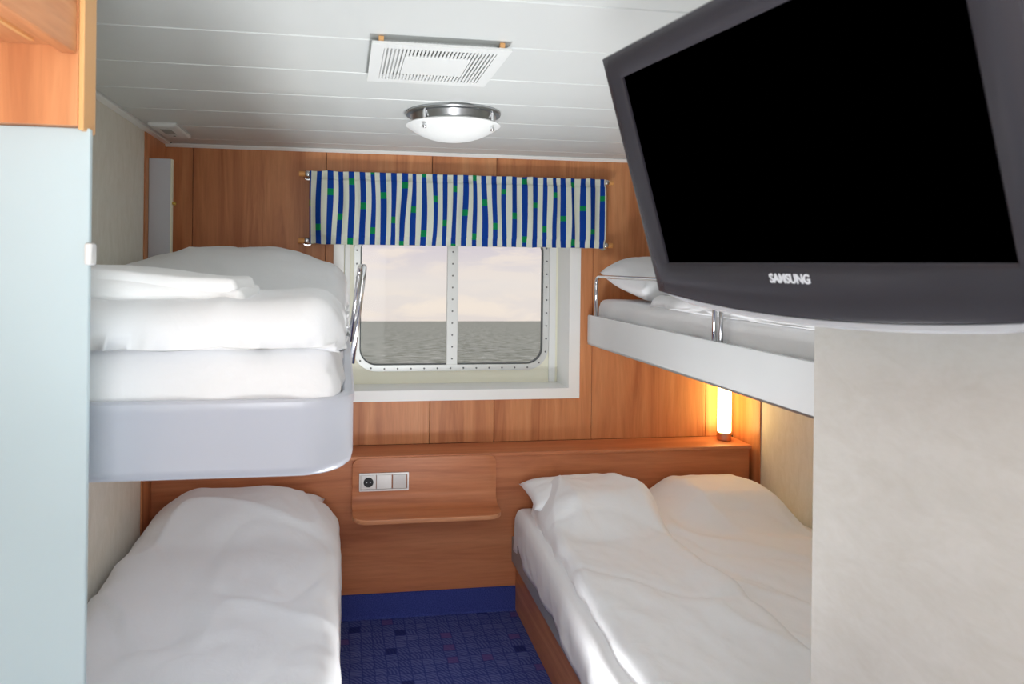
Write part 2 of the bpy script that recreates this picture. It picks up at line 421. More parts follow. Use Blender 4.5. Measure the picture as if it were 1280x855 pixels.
# ceiling: backing slab with planks across the cabin
ceil = structure(obj('ceiling', box(XL - 0.05, XR + 0.05, YB - 0.05, D + 0.05, ZC + 0.012, ZC + 0.06), MCEIL))
pitch = 0.305; y = 3.24
edges = [D - 0.004]
while y > YB: edges.append(y); y -= pitch
edges.append(YB)
plank_mesh = None
for a, b in zip(edges, edges[1:]):
    bm = box(XL + 0.035, XR - 0.002, b + 0.0022, a - 0.0022, ZC, ZC + 0.0115, 0.003, seg=1)
    obj('ceiling_plank', bm, MCEIL, ceil)

# back wall: backing in four pieces round the window hole, one mesh, with veneer panels in front of it
HX0, HX1, HZ0, HZ1 = -0.008, 1.096, 0.967, 1.768   # hole in the wall, a little wider than the lining
wb = box(XL - 0.05, XR + 0.05, D + 0.012, D + 0.05, -0.05, HZ0)
box(XL - 0.05, XR + 0.05, D + 0.012, D + 0.05, HZ1, ZC + 0.05, bm=wb)
box(XL - 0.05, HX0, D + 0.012, D + 0.05, HZ0, HZ1, bm=wb)
box(HX1, XR + 0.05, D + 0.012, D + 0.05, HZ0, HZ1, bm=wb)
wall_back = structure(obj('wall_back', wb, plain('panel_gap_brown', (70, 42, 28), 0.8)))
PZ0, PZ1, G = 0.72, ZC - 0.002, 0.0011
def wall_panel(pts): obj('wall_panel', prism(pts, 'y', D, D + 0.013, bev=0.0012), MW, wall_back)
for x0, x1 in ((XL, -0.678), (-0.678, -0.085), (1.21, 1.81), (1.81, XR)):
    wall_panel([(x0 + G, PZ0), (x1 - G, PZ0), (x1 - G, PZ1), (x0 + G, PZ1)])
wall_panel([(-0.085 + G, PZ0), (0.41 - G, PZ0), (0.41 - G, HZ0), (HX0, HZ0), (HX0, HZ1), (0.41 - G, HZ1), (0.41 - G, PZ1), (-0.085 + G, PZ1)])
wall_panel([(0.41 + G, PZ0), (0.722 - G, PZ0), (0.722 - G, HZ0), (0.41 + G, HZ0)])
wall_panel([(0.41 + G, HZ1), (0.722 - G, HZ1), (0.722 - G, PZ1), (0.41 + G, PZ1)])
wall_panel([(0.722 + G, PZ0), (1.21 - G, PZ0), (1.21 - G, PZ1), (0.722 + G, PZ1), (0.722 + G, HZ1), (HX1, HZ1), (HX1, HZ0), (0.722 + G, HZ0)])

# side walls
wl = structure(obj('wall_left', box(XL - 0.06, XL, YB - 0.05, D + 0.05, -0.05, ZC + 0.05), MCREAM))
obj('wall_panel', box(XL, XL + 0.006, 3.073, D, PZ0 - 0.72, PZ1, 0.001), MW, wl)
wr = structure(obj('wall_right', box(XR, XR + 0.06, YE - 0.05, D + 0.05, -0.05, ZC + 0.05), MCREAM))
obj('wall_panel', box(XR - 0.006, XR, 3.157, D, 0.0, PZ1, 0.001), MW, wr)
structure(obj('wall_entry', box(XE, XR + 0.06, YB - 0.05, YE, -0.05, ZC + 0.05, 0.004), MPALE))
rw = box(XL - 0.06, -0.42, YB - 0.06, YB, -0.05, ZC + 0.05)
box(0.52, XE + 0.02, YB - 0.06, YB, -0.05, ZC + 0.05, bm=rw); box(-0.42, 0.52, YB - 0.06, YB, 2.06, ZC + 0.05, bm=rw)
structure(obj('wall_rear', rw, MPALE))  # doorway left open for the added fill light outside it
# cabin door swung open against the entry wall behind the camera
door = bpy.data.objects.new('door_1', None); COL.objects.link(door); door.location = (0.76, YB + 0.4, 0); structure(door)
tag(door, 'cabin door swung open against the entry wall')
obj('door_leaf', box(0.745, 0.785, YB + 0.02, YB + 0.82, 0.01, 2.0, 0.003), MPALE, door)
hb = tube(fillet([(0.745, YB + 0.76, 1.02), (0.695, YB + 0.76, 1.02), (0.695, YB + 0.64, 1.02)], 0.02), 0.009)
obj('door_handle', hb, MSTEEL, door, True)

# white cornices
structure(obj('trim_1', prism([(D - 0.018, ZC - 0.001), (D - 0.018, ZC - 0.006), (D - 0.004, ZC - 0.016), (D - 0.001, ZC - 0.016), (D - 0.001, ZC - 0.001)], 'x', XL + 0.008, XR - 0.008), MWHITE))
structure(obj('trim_2', box(XL + 0.0005, XL + 0.032, YB, D - 0.02, ZC - 0.006, ZC + 0.011, 0.002), MWHITE))
structure(obj('trim_3', box(XR - 0.032, XR - 0.0005, YE, D - 0.02, ZC - 0.008, ZC - 0.001, 0.002), MWHITE))
# built-in ledge across the back wall
led = bpy.data.objects.new('trim_4', None); COL.objects.link(led); led.location = (0.6, 3.3, 0); structure(led)
tag(led, 'cherry wood ledge running below the window along the whole wall')
LZ = 0.719
obj('ledge_top', box(XL + 0.007, 1.945, YF - 0.012, D, LZ - 0.016, LZ, 0.003), MWX, led)
obj('ledge_front', box(XL + 0.007, 1.938, YF, YF + 0.016, 0.0, LZ - 0.0165, 0.001), MWX, led)
obj('ledge_end', box(1.922, 1.938, YF + 0.0165, D, 0.0, LZ - 0.0165), MW, led)
structure(obj('baseboard_back', prism([(YF - 0.001, 0.0), (YF - 0.014, 0.0), (YF - 0.011, 0.008), (YF - 0.009, 0.107), (YF - 0.001, 0.109)], 'x', 0.0, 0.789), MNAVY))

# ------------------------------------------------------------------ window
win = bpy.data.objects.new('window_1', None); COL.objects.link(win); win.location = (0.545, D, HZ0); structure(win)
tag(win, 'ship window with two panes in a deep white surround')
YG = D + 0.186
HX0, HX1, HZ0, HZ1 = 0.0, 1.088, 0.975, 1.76
CO = (-0.048, 1.143, 0.925, 1.81)
o_ = rrect(*CO, 0.002, 2); i_ = rrect(HX0, HX1, HZ0, HZ1, 0.002, 2)
obj('casing', ring(o_, i_, 'y', D - 0.014, D - 0.0005), MWHITE, win)
obj('reveal', ring(rrect(HX0 - 0.012, HX1 + 0.012, HZ0 - 0.012, HZ1 + 0.012, 0.002, 2), i_, 'y', D + 0.0005, YG + 0.01), MWHITE, win)
# metal window: coordinates on plane YG
gx0, gx1, gz0, gz1 = 0.080, 1.009, 1.068, 1.72
fo = rrect(gx0 - 0.030, gx1 + 0.030, gz0 - 0.030, gz1 + 0.030, 0.115, 10)
gi = rrect(gx0, gx1, gz0, gz1, 0.085, 10)
po = rrect(HX0 - 0.05, HX1 + 0.05, HZ0 - 0.05, HZ1 + 0.05, 0.004, 10)
obj('back_plate', ring(po, rrect(gx0 - 0.02, gx1 + 0.02, gz0 - 0.02, gz1 + 0.02, 0.105, 10), 'y', YG + 0.0005, YG + 0.02), MIVORY, win)
fr_ = obj('frame', ring(fo, gi, 'y', YG - 0.012, YG + 0.0), MALU, win)
mx0, mx1 = 0.513, 0.568
mul = obj('mullion', box(mx0, mx1, YG - 0.010, YG + 0.015, gz0 - 0.005, gz1 + 0.005, 0.002), MALU, win)
obj('gasket', ring(rrect(gx0 - 0.001, gx1 + 0.001, gz0 - 0.001, gz1 + 0.001, 0.086, 10), rrect(gx0 + 0.006, gx1 - 0.006, gz0 + 0.006, gz1 - 0.006, 0.08, 10), 'y', YG - 0.006, YG + 0.012), plain('grey_gasket', (92, 96, 94), 0.6), win)
obj('pane', prism(rrect(gx0 + 0.002, mx0 + 0.002, gz0 + 0.002, gz1 - 0.002, (0.083, 0.001, 0.001, 0.083)), 'y', YG + 0.004, YG + 0.010), MPANE, win)
obj('pane', prism(rrect(mx1 - 0.002, gx1 - 0.002, gz0 + 0.002, gz1 - 0.002, (0.001, 0.083, 0.083, 0.001)), 'y', YG + 0.004, YG + 0.010), MPANE, win)
# bolts round the frame and down the mullion
bb = bmesh.new()
per = rrect(gx0 - 0.017, gx1 + 0.017, gz0 - 0.017, gz1 + 0.017, 0.102, 10); per.append(per[0])
acc = 0.0
for p, q in zip(per, per[1:]):
    L_ = math.hypot(q[0] - p[0], q[1] - p[1]); t = -acc
    while t + 0.066 <= L_ or (t < 0 and t + 0.066 <= L_):
        t += 0.066
        if 0 <= t <= L_: lathe([(0.0045, 0.0), (0.004, -0.004), (0.0, -0.004)], (p[0] + (q[0] - p[0]) * t / L_, YG - 0.012, p[1] + (q[1] - p[1]) * t / L_), 'y', 8, bb, False)
    acc = L_ - t
bo = obj('bolts', bb, plain('bolt_steel', (120, 122, 122), 0.35, 0.8), win, True); bo['kind'] = 'stuff'
bb = bmesh.new()
for k in range(11): lathe([(0.0045, 0.0), (0.004, -0.003), (0.0, -0.003)], ((mx0 + mx1) / 2, YG - 0.010, gz0 + 0.03 + k * 0.0595), 'y', 8, bb, False)
bo = obj('mullion_bolts', bb, bpy.data.materials['bolt_steel'], win, True); bo['kind'] = 'stuff'
for s, bx_ in ((1, 1.055),):
    tb = box(bx_ - 0.014, bx_ + 0.020, YG - 0.014, YG - 0.001, HZ0 + 0.001, HZ1 - 0.001, 0.003)
    tr_ = obj('blind_track', tb, MWHITE, win)
    rb = bmesh.new()
    for k in range(60): box(bx_ - 0.008, bx_ + 0.014, YG - 0.0155, YG - 0.014, HZ0 + 0.012 + k * 0.0125, HZ0 + 0.018 + k * 0.0125, bm=rb)
    rk = obj('track_ribs', rb, MWHITE, tr_); rk['kind'] = 'stuff'
tb = box(0.004, 0.03, YG - 0.014, YG - 0.001, HZ0 + 0.001, HZ1 - 0.001, 0.003); obj('blind_track', tb, MWHITE, win)

# ------------------------------------------------------------------ sea outside
bm = bmesh.new(); bmesh.ops.create_grid(bm, x_segments=8, y_segments=8, size=6000)
sea = obj('sea', bm, MSEA); sea.location = (0, 20, -9.0 - 20 * math.tan(SEA_TILT)); sea.rotation_euler = (-SEA_TILT, 0, 0)
tag(sea, 'rippled grey green sea beyond the window', 'sea', kind='stuff')

# ================================================================== BEDDING HELPERS
def puff(name, mat, parent, xl, xr, y0, y1, ztop, r, drop, skirt=None, nu=70, nv=130, wob=0.004, seed=0.0, skirt_out=0.0, loc=None):
    """soft sheet: xl(y), xr(y) outlines, ztop(x,y) height; edges rounded over r with drop, then an optional skirt down to skirt(x,y)"""
    bm = bmesh.new(); G_ = []
    for j in range(nv + 1):
        tv = 0.5 - 0.5 * math.cos(PI * j / nv); tv = 0.5 * tv + 0.5 * j / nv
        yy = y0 + (y1 - y0) * tv; row = []
        for i in range(nu + 1):
            tu = 0.5 - 0.5 * math.cos(PI * i / nu); tu = 0.6 * tu + 0.4 * i / nu
            a, b = xl(yy), xr(yy)
            dx = min(tu, 1 - tu) * (b - a); dy = min(tv, 1 - tv) * abs(y1 - y0)
            qx = max(0, 1 - dx / r); qy = max(0, 1 - dy / r)
            q = min(1.0, (qx ** 3 + qy ** 3) ** (1 / 3))
            xx = a + (b - a) * tu; y_ = yy
            # round the corners in plan
            if qx > 0 and qy > 0:
                k = 0.30 * r * qx * qy
                xx += k if tu < 0.5 else -k; y_ += (k if tv < 0.5 else -k) * (1 if y1 > y0 else -1)
            edge = max(qx, qy)
            xx += wob * edge * 2.0 * N(yy * 7 + seed, 3.1); y_ += wob * edge * 2.0 * N(xx * 7 + seed, 8.3)
            z = ztop(xx, y_) - drop * (1 - math.sqrt(max(0, 1 - q * q)))
            row.append(bm.verts.new((xx, y_, z)))
        G_.append(row)
    for a, b in zip(G_, G_[1:]):
        for i in range(nu): bm.faces.new((a[i], a[i + 1], b[i + 1], b[i]))
    loop = [G_[0][i] for i in range(nu + 1)] + [G_[j][nu] for j in range(1, nv + 1)] + [G_[nv][i] for i in range(nu - 1, -1, -1)] + [G_[j][0] for j in range(nv - 1, 0, -1)]
    if skirt is not None:
        cx = sum(v.co.x for v in loop) / len(loop); cy = sum(v.co.y for v in loop) / len(loop)
        prev = loop; top = [v.co.copy() for v in loop]; K = 7
        for k in range(1, K + 1):
            cur = []
            for idx, c in enumerate(top):
                t = k / K; zb = skirt(c.x, c.y)
                pa, pb = top[idx - 1], top[(idx + 1) % len(top)]
                nrm = Vector((pb.y - pa.y, -(pb.x - pa.x), 0))
                if nrm.length > 1e-9: nrm.normalize()
                if nrm.dot(Vector((c.x - cx, c.y - cy, 0))) < 0: nrm = -nrm
                w = skirt_out * math.sin(PI * min(1, t * 1.1)) + 0.008 * t * N((c.x + c.y) * 9 + seed, t * 1.5, 4.0) * 2 + 0.004 * math.sin(PI * t) * N((c.x - c.y) * 17 + seed, t * 2.0 + (c.x + c.y) * 3, 7.0) * 2
                cur.append(bm.verts.new((c.x + nrm.x * w, c.y + nrm.y * w, c.z + (zb - c.z) * t)))
            m = len(loop)
            for i in range(m): bm.faces.new((prev[i], prev[(i + 1) % m], cur[(i + 1) % m], cur[i]))
            prev = cur
        loop = prev
    bm.faces.new(loop)
    return obj(name, bm, mat, parent, True, loc=loc)
def ridge(x, y, z, p=5): return (1 - min(1, abs(N(x, y, z)) * 2.2)) ** p
def wrinkle(x, y, s, a=0.006):
    wx = x + 0.12 * N(x * 2 + s, y * 2, 1.7); wy = y + 0.12 * N(x * 2, y * 2 + s, 5.1)
    return 1.3 * a * (0.9 * FR(wx * 2.6 + s, wy * 2.2, s, 3) + 0.9 * ridge(wx * 2.2 + wy * 1.1 + s, wy * 1.3 - wx * 0.4, s + 3) - 0.5 * ridge(wx * 1.0 - wy * 1.7 + s, wx * 2.6 + wy, s + 9, 7) + 0.35 * FR(wx * 8, wy * 6, s, 3))
def pillow(name, cx, cy, cz, lx, ly, h, label, group, rotz=0.0, tilt=0.0, seed=0.0, n=36):
    bm = bmesh.new(); T = []; Bt = []
    for j in range(n + 1):
        v = -1 + 2 * j / n; ra = []; rb = []
        for i in range(n + 1):
            u = -1 + 2 * i / n
            k = max(0.0, (1 - u ** 4) * (1 - v ** 4)) ** 0.55
            px = u * lx / 2 * (1 - 0.06 * (1 - v * v) * abs(u) ** 3); py = v * ly / 2 * (1 - 0.06 * (1 - u * u) * abs(v) ** 3)
            wv_ = 0.010 * FR(u * 2 + seed, v * 2, 1.0, 3) * k
            ra.append(bm.verts.new((px, py, h / 2 * k + wv_)))
            rb.append(ra[-1] if (i in (0, n) or j in (0, n)) else bm.verts.new((px, py, -h / 2 * k * 0.8)))
        T.append(ra); Bt.append(rb)
    for a, b in zip(T, T[1:]):
        for i in range(n): bm.faces.new((a[i], a[i + 1], b[i + 1], b[i]))
    for a, b in zip(Bt, Bt[1:]):
        for i in range(n):
            f = (a[i], b[i], b[i + 1], a[i + 1])
            if len(set(f)) >= 3:
                try: bm.faces.new(f)
                except ValueError: pass
    o = obj(name, bm, MDUVET, None, True); o.location = (cx, cy, cz); o.rotation_euler = (tilt, 0, rotz)
    tag(o, label, 'pillow', group); return o

# ================================================================== RIGHT DOUBLE BED (lower)
RX0, RX1, RY0, RY1 = 0.79, 1.955, 1.26, 3.19
bed = thing('double_bed', 'low double bed base, wood plinth and grey rail, right of the aisle', 'bed', ((RX0 + RX1) / 2, 2.2, 0))
obj('plinth', box(RX0, RX1, RY0, YF - 0.003, 0.0, 0.222, 0.002), MWY, bed)
obj('rail', box(RX0 - 0.020, RX1, RY0, YF - 0.003, 0.223, 0.335, 0.003), MGREY, bed)
def rl(y): return 0.770 - 0.055 * sst(3.1, 1.7, y) + 0.010 * N(y * 3, 2.0)
mz = lambda x, y: 0.478 + 0.004 * FR(x * 3, y * 3, 2.0, 3)
mt = puff('mattress', MSHEET, bed, rl, lambda y: 1.953, RY0 + 0.01, 3.185, mz, 0.040, 0.040,
          lambda x, y: 0.300 + 0.035 * N(y * 3.0, x * 2 + 4.0) + 0.014 * N(y * 11, 1.0), 50, 110, 0.003, 1.0, 0.004)
tag(mt, 'mattress in a white fitted sheet hanging over the grey rail')
def bumpy(x, y, x0, x1, h): # pillow swelling under a duvet
    a = sst(x0 - 0.02, x0 + 0.16, x) * sst(x1 + 0.02, x1 - 0.14, x)
    b = sst(2.62, 2.86, y) * (1 - 0.25 * sst(3.0, 3.2, y))
    return h * a * b
fold = lambda y: 1.285 + 0.10 * sst(2.75, 3.18, y) + 0.012 * N(y * 4, 6.0) - 0.012 * sst(2.2, 1.5, y)
def z2(x, y): return 0.520 + bumpy(x, y, 1.36, 1.93, 0.098) - 0.03 * sst(1.80, 1.95, x) + wrinkle(x, y, 4.3, 0.014)
d2o = puff('duvet', MDUVET, None, lambda y: fold(y) - 0.10, lambda y: 1.95 + 0.003 * N(y * 5, 1), RY0 + 0.02, 3.175, z2, 0.05, 0.045, lambda x, y: 0.478, 70, 150, 0.006, 2.0, loc=(1.6, 2.2, 0.48))
tag(d2o, 'white duvet on the double bed beside the right wall', 'duvet', 'white duvets')
def z1(x, y):
    f = fold(y)
    return 0.526 + bumpy(x, y, 0.80, 1.35, 0.112) + 0.016 * sst(f - 0.16, f - 0.04, x) + wrinkle(x, y, 11.7, 0.016)
d1o = puff('duvet', MDUVET, None, lambda y: rl(y) + 0.045 + 0.02 * sst(2.9, 3.15, y) + 0.008 * N(y * 6, 9), fold, RY0 + 0.02, 3.12, z1, 0.05, 0.044, lambda x, y: 0.462, 80, 160, 0.006, 5.0, loc=(1.0, 2.2, 0.48))
tag(d1o, 'white duvet on the aisle half of the double bed', 'duvet', 'white duvets')
pillow('pillow', 1.045, 3.055, 0.565, 0.50, 0.25, 0.11, 'white pillow poking out at the head of the aisle half of the double bed', 'pillows', 0.03, 0.14, 1.0)

# ================================================================== LEFT LOWER BED
lb = thing('single_bed', 'lower single bed base under the left bunk', 'bed', (-0.4, 2.2, 0))
obj('plinth', box(XL + 0.002, -0.02, 1.27, YF - 0.003, 0.0, 0.222, 0.002), MWY, lb)
obj('rail', box(XL + 0.002, -0.012, 1.27, YF - 0.003, 0.223, 0.315, 0.003), MGREY, lb)
puff('mattress', MSHEET, lb, lambda y: XL + 0.004, lambda y: -0.028, 1.28, 3.19, lambda x, y: 0.44, 0.04, 0.04, lambda x, y: 0.316, 24, 50, 0.002, 7.0)
def zl(x, y):
    u = (x - XL) / (0.0 - XL)
    crown = 0.555 - 0.02 * (1 - sst(0.0, 0.25, u)) - 0.012 * sst(0.7, 1.0, u)
    b = 0.085 * sst(0.0, 0.30, u) * sst(1.05, 0.62, u) * sst(2.62, 2.95, y) * (1 - 0.3 * sst(3.08, 3.18, y))
    return crown + b + wrinkle(x, y, 21.0, 0.012)
dl = puff('duvet', MDUVET, None, lambda y: XL + 0.018, lambda y: -0.006 + 0.006 * N(y * 3, 4.4) + 0.006 * sst(3.2, 2.6, y), 1.29, 3.165, zl, 0.085, 0.085, lambda x, y: 0.448 if x < -0.06 else 0.20, 70, 150, 0.004, 9.0, loc=(-0.4, 2.2, 0.45))
tag(dl, 'white duvet covering the left lower bed', 'duvet', 'white duvets')
pillow('pillow', -0.36, 3.06, 0.535, 0.58, 0.26, 0.12, 'white pillow with one corner showing at the head of the left lower bed', 'pillows', 0.0, 0.05, 3.0)

# ================================================================== BUNKS
BZ0, BZ1 = 1.198, 1.335
BX = 0.020
bun = thing('upper_bunk', 'left upper bunk with rounded pale grey shell', 'bunk bed', (-0.39, 2.3, BZ0))
def shell_outline(off=0.0, r=0.10):
    x0, x1, y0, y1 = XL + 0.007 + off, BX - off, 1.262 + off, D - 0.012 - off
    return rrect(x0, x1, y0, y1, (0.02, max(0.005, r - off), 0.02, 0.02), 10)
bm = bmesh.new(); rows = []
for off, z in ((0.030, BZ0), (0.012, BZ0 + 0.003), (0.003, BZ0 + 0.010), (0.0, BZ0 + 0.022), (0.0, BZ1 - 0.022), (-0.002, BZ1 - 0.018), (-0.002, BZ1 - 0.004), (0.002, BZ1), (0.016, BZ1), (0.020, BZ1 - 0.004), (0.022, BZ1 - 0.05)):
    rows.append([bm.verts.new((p[0], p[1], z)) for p in shell_outline(off)])
for a, b in zip(rows, rows[1:]):
    n_ = len(a)
    for i in range(n_): bm.faces.new((a[i], a[(i + 1) % n_], b[(i + 1) % n_], b[i]))
bm.faces.new(rows[0]); bm.faces.new(rows[-1])
obj('shell', bm, MBUNK, bun, 'angle')
puff('mattress', MSHEET, bun, lambda y: XL + 0.03, lambda y: -0.008, 1.285, 3.36, lambda x, y: 1.421 + 0.003 * N(x * 6, y * 3), 0.05, 0.045, lambda x, y: 1.29, 50, 80, 0.004, 12.0, 0.006)
def rail_loop(bm, x, ya, yb, z0, z1, r=0.0085, lean=0.0):
    tube(fillet([(x, ya, z0), (x + lean, ya, z1), (x + lean, yb, z1), (x, yb, z0)], 0.045), r, 12, bm); return bm
bm = rail_loop(bmesh.new(), 0.026, 2.75, 2.15, BZ1 - 0.06, 1.560, 0.0085, 0.034)
obj('guard_rail', bm, MCHROME, bun, True)
def zu(x, y):
    u = (x - XL) / (BX - XL)
    near = 1.503 + 0.020 * sst(0.55, 0.1, u)
    hump = 0.118 * sst(2.25, 2.85, y) * (sst(0.0, 0.42, u) * 0.55 + 0.45) * (1 - 0.5 * sst(0.62, 1.0, u))
    valley = -0.035 * math.exp(-((y - 2.15) / 0.28) ** 2) * sst(0.1, 0.5, u)
    return near + hump + valley + wrinkle(x, y, 31.0, 0.008)
du = puff('duvet', MDUVET, None, lambda y: XL + 0.022, lambda y: 0.006 + 0.008 * N(y * 5, 3.0) + 0.008 * sst(1.6, 2.6, y), 1.268, 3.30, zu, 0.075, 0.082,
          lambda x, y: 1.420 + 0.016 * N(x * 7, y * 8, 2.0), 80, 150, 0.008, 14.0, loc=(-0.4, 2.2, 1.42))
tag(du, 'thick white duvet on the left upper bunk', 'duvet', 'white duvets')
# folded towel lying on it
tw = thing('folded_towel', 'thick white folded towel on the duvet of the left upper bunk', 'towel', (-0.48, 1.42, 1.50))
def towel_layer(z0, th, xr, yn, seed):
    def zt(x, y): return z0 + th + 0.022 * sst(-0.2, -0.5, x) + 0.004 * FR(x * 6 + seed, y * 6, 1, 3)
    return puff('towel_layer', MTOWEL, tw, lambda y: XL + 0.03, lambda y: xr + 0.012 * N(y * 5 + seed, 1), yn, yn + 0.30, zt, 0.016, th, lambda x, y: 1.478, 50, 40, 0.004, seed)
towel_layer(1.507, 0.016, -0.178, 1.340, 40.0)
towel_layer(1.523, 0.016, -0.190, 1.346, 44.0)

RBX = 1.168
br = thing('upper_bunk', 'right upper bunk with a glossy white front board, behind the television', 'bunk bed', (1.56, 2.3, BZ0))
obj('front_board', prism(rrect(1.285, 3.345, BZ0, BZ1, 0.010, 4), 'x', RBX, RBX + 0.018, bev=0.002), MPANEL, br)
obj('edge_trim', box(RBX - 0.0015, RBX + 0.020, 1.285, 3.335, BZ0 - 0.005, BZ0 + 0.001, 0.001), MSTEEL, br)
obj('tray', box(RBX + 0.019, XR - 0.008, 1.29, 3.335, BZ0 + 0.01, BZ0 + 0.055, 0.004), MWHITE, br)
obj('inner_channel', box(RBX + 0.019, RBX + 0.030, 1.29, 3.335, BZ0 + 0.056, BZ1 - 0.004), MSTEEL, br)
puff('mattress', MSHEET, br, lambda y: RBX + 0.036, lambda y: XR - 0.012, 1.30, 3.325, lambda x, y: 1.412 + 0.003 * N(x * 5, y * 4), 0.04, 0.04, lambda x, y: 1.27, 40, 80, 0.003, 17.0, 0.004)
bm = rail_loop(bmesh.new(), RBX + 0.009, 3.255, 2.155, BZ1 - 0.02, 1.522, 0.0080)
g_ = obj('guard_rail', bm, MCHROME, br, True)
bm = tube([(RBX + 0.009, 2.115, BZ1 - 0.02), (RBX + 0.009, 2.115, 1.50)], 0.0065, 10)
obj('guard_post', bm, MSTEEL, br, True)
def zr(x, y): return 1.468 - 0.022 * sst(2.3, 2.75, y) + wrinkle(x, y, 51.0, 0.010)
dr = puff('duvet', MDUVET, None, lambda y: RBX + 0.048 + 0.02 * sst(2.4, 2.9, y), lambda y: XR - 0.012, 1.31, 2.80, zr, 0.045, 0.040, lambda x, y: 1.408, 50, 100, 0.005, 19.0, loc=(1.56, 2.2, 1.41))
tag(dr, 'white duvet on the right upper bunk behind the chrome rail', 'duvet', 'white duvets')
pillow('pillow', 1.52, 3.07, 1.505, 0.62, 0.46, 0.20, 'plump white pillow at the head of the right upper bunk', 'pillows', 0.05, 0.16, 5.0)

# ================================================================== CURTAIN AND RODS
YR = D - 0.045
cX0, cX1, cZ0, cZ1 = -0.156, 1.246, 1.657, 1.990
rz_t, rz_b = cZ1 - 0.014, cZ0 + 0.014
cur = thing('window_valance', 'blue and white striped valance with green patches over the window', 'curtain', ((cX0 + cX1) / 2, YR, cZ0))
NP = 29.35; CPP = 8; ncol = int(NP * CPP); nrow = 66
bm = bmesh.new(); grid = []
def cpos(i, j):
    u = i / ncol; v = j / nrow     # v from top to bottom
    x = cX0 + (cX1 - cX0) * u
    mid = math.sin(PI * v)
    amp = 0.006 + 0.012 * mid
    x += (0.010 * N(u * 11, v * 1.3, 2.2) + 0.006 * N(u * 40, v * 0.8, 7.7) + 0.010 * (v - 0.4) * N(u * 7, 0.5, 1.0)) * (1 if 3 < i < ncol - 3 else 0.3)
    ph = u * NP * 2 * PI * 0.5 + 2.5 * N(u * 9, v * 0.7, 4.0)
    y = YR - 0.019 - 0.5 * amp + amp * math.sin(ph) * (0.5 + 0.7 * abs(N(u * 13, 1.0, 3.0)))
    z = cZ1 - (cZ1 - cZ0) * v + 0.0035 * N(u * 25, v * 3, 9.0) * (1 if v in (0, 1) else 0.3)
    # sleeves round the rods
    for rz in (rz_t, rz_b):
        d = abs(z - rz)
        if d < 0.026:
            k = (1 - (d / 0.026) ** 2)
            y = y * (1 - 0.75 * k) + (YR - 0.0165) * 0.75 * k + 0.0035 * math.sin(u * NP * 2 * PI) * k
    if abs(abs(z - rz_t) - 0.020) < 0.003 and z < rz_t: y += 0.003
    if abs(abs(z - rz_b) - 0.020) < 0.003 and z > rz_b: y += 0.003
    return (x, y, z)
for j in range(nrow + 1): grid.append([bm.verts.new(cpos(i, j)) for i in range(ncol + 1)])
for j in range(nrow):
    for i in range(ncol):
        f = bm.faces.new((grid[j][i], grid[j][i + 1], grid[j + 1][i + 1], grid[j + 1][i]))
        t = (i + 3) / CPP; k = int(t); ph = t - k
        if ph < 0.5:
            v = (j + 0.5) / nrow; per_ = 0.823; c0 = (0.44 + 0.335 * k) % per_
            gr = any(abs(v - (c0 + m * per_)) < 0.043 for m in (-1, 0, 1))
            f.material_index = 2 if gr else 1
co = obj('fabric', bm, [MC_W, MC_B, MC_G], cur, True)
so = co.modifiers.new('thickness', 'SOLIDIFY'); so.thickness = 0.0012; so.offset = 1.0
# back of the sleeves
for rz, nm in ((rz_t, 'upper_sleeve'), (rz_b, 'lower_sleeve')):
    t = bmesh.new(); rr = []
    for k in range(9):
        a = -PI / 2 + PI * k / 8
        rr.append([t.verts.new((x, YR + 0.0155 * math.cos(a), rz + 0.0145 * math.sin(a))) for x in (cX0 + 0.004, cX1 - 0.004)])
    for a, b in zip(rr, rr[1:]): t.faces.new((a[0], a[1], b[1], b[0]))
    s_ = obj(nm, t, MC_W, cur, True); sm = s_.modifiers.new('thickness', 'SOLIDIFY'); sm.thickness = 0.001
for rz, nm in ((rz_t, 'upper'), (rz_b, 'lower')):
    rod = thing('curtain_rod', nm + ' wooden curtain rod with chrome wall brackets, holding the striped valance', 'curtain rod', ((cX0 + cX1) / 2, YR, rz), 'curtain rods')
    obj('dowel', tube([(cX0 - 0.050, YR, rz), (cX1 + 0.044, YR, rz)], 0.0120, 16), plain('oiled_dowel', (222, 158, 92), 0.45), rod, 'angle')
    for xb, s in ((cX0 - 0.012, -1), (cX1 + 0.010, 1)):
        b_ = obj('bracket', lathe([(0.0122, -0.011), (0.0155, -0.010), (0.0155, 0.010), (0.0122, 0.011)], (xb, YR, rz), 'x', 20, cap=False), MCHROME, rod, True)
        t = tube([(xb, YR + 0.008, rz), (xb, D - 0.003, rz)], 0.007, 12)
        lathe([(0.020, -0.004), (0.022, -0.001), (0.022, 0.0)], (xb, D - 0.0006, rz - 0.004), 'y', 20, t)
        obj('wall_rosette', t, MCHROME, b_, 'angle')

# ================================================================== NIGHT SHELF + SOCKETS
ns = thing('bedside_shelf', 'bent cherry plywood bedside shelf on the ledge front under the window', 'shelf', (0.37, YF - 0.09, 0.48))
prof = []   # (y, z) front surface from top of the back down and out along the shelf
zb_top, zs_, rad, yfront, yback = 0.712, 0.500, 0.055, 3.015, YF - 0.020
nseg = 14
for k in range(12): prof.append((yback, zb_top + (zs_ + rad - zb_top) * k / 12))
for k in range(nseg + 1):
    a = PI / 2 * k / nseg; prof.append((yback - rad + rad * math.cos(a), zs_ + rad - rad * math.sin(a)))
for k in range(1, 15): prof.append((yback - rad + (yfront - yback + rad) * k / 14, zs_))
acc = [0.0]
for p, q in zip(prof, prof[1:]): acc.append(acc[-1] + math.hypot(q[0] - p[0], q[1] - p[1]))
tot = acc[-1]
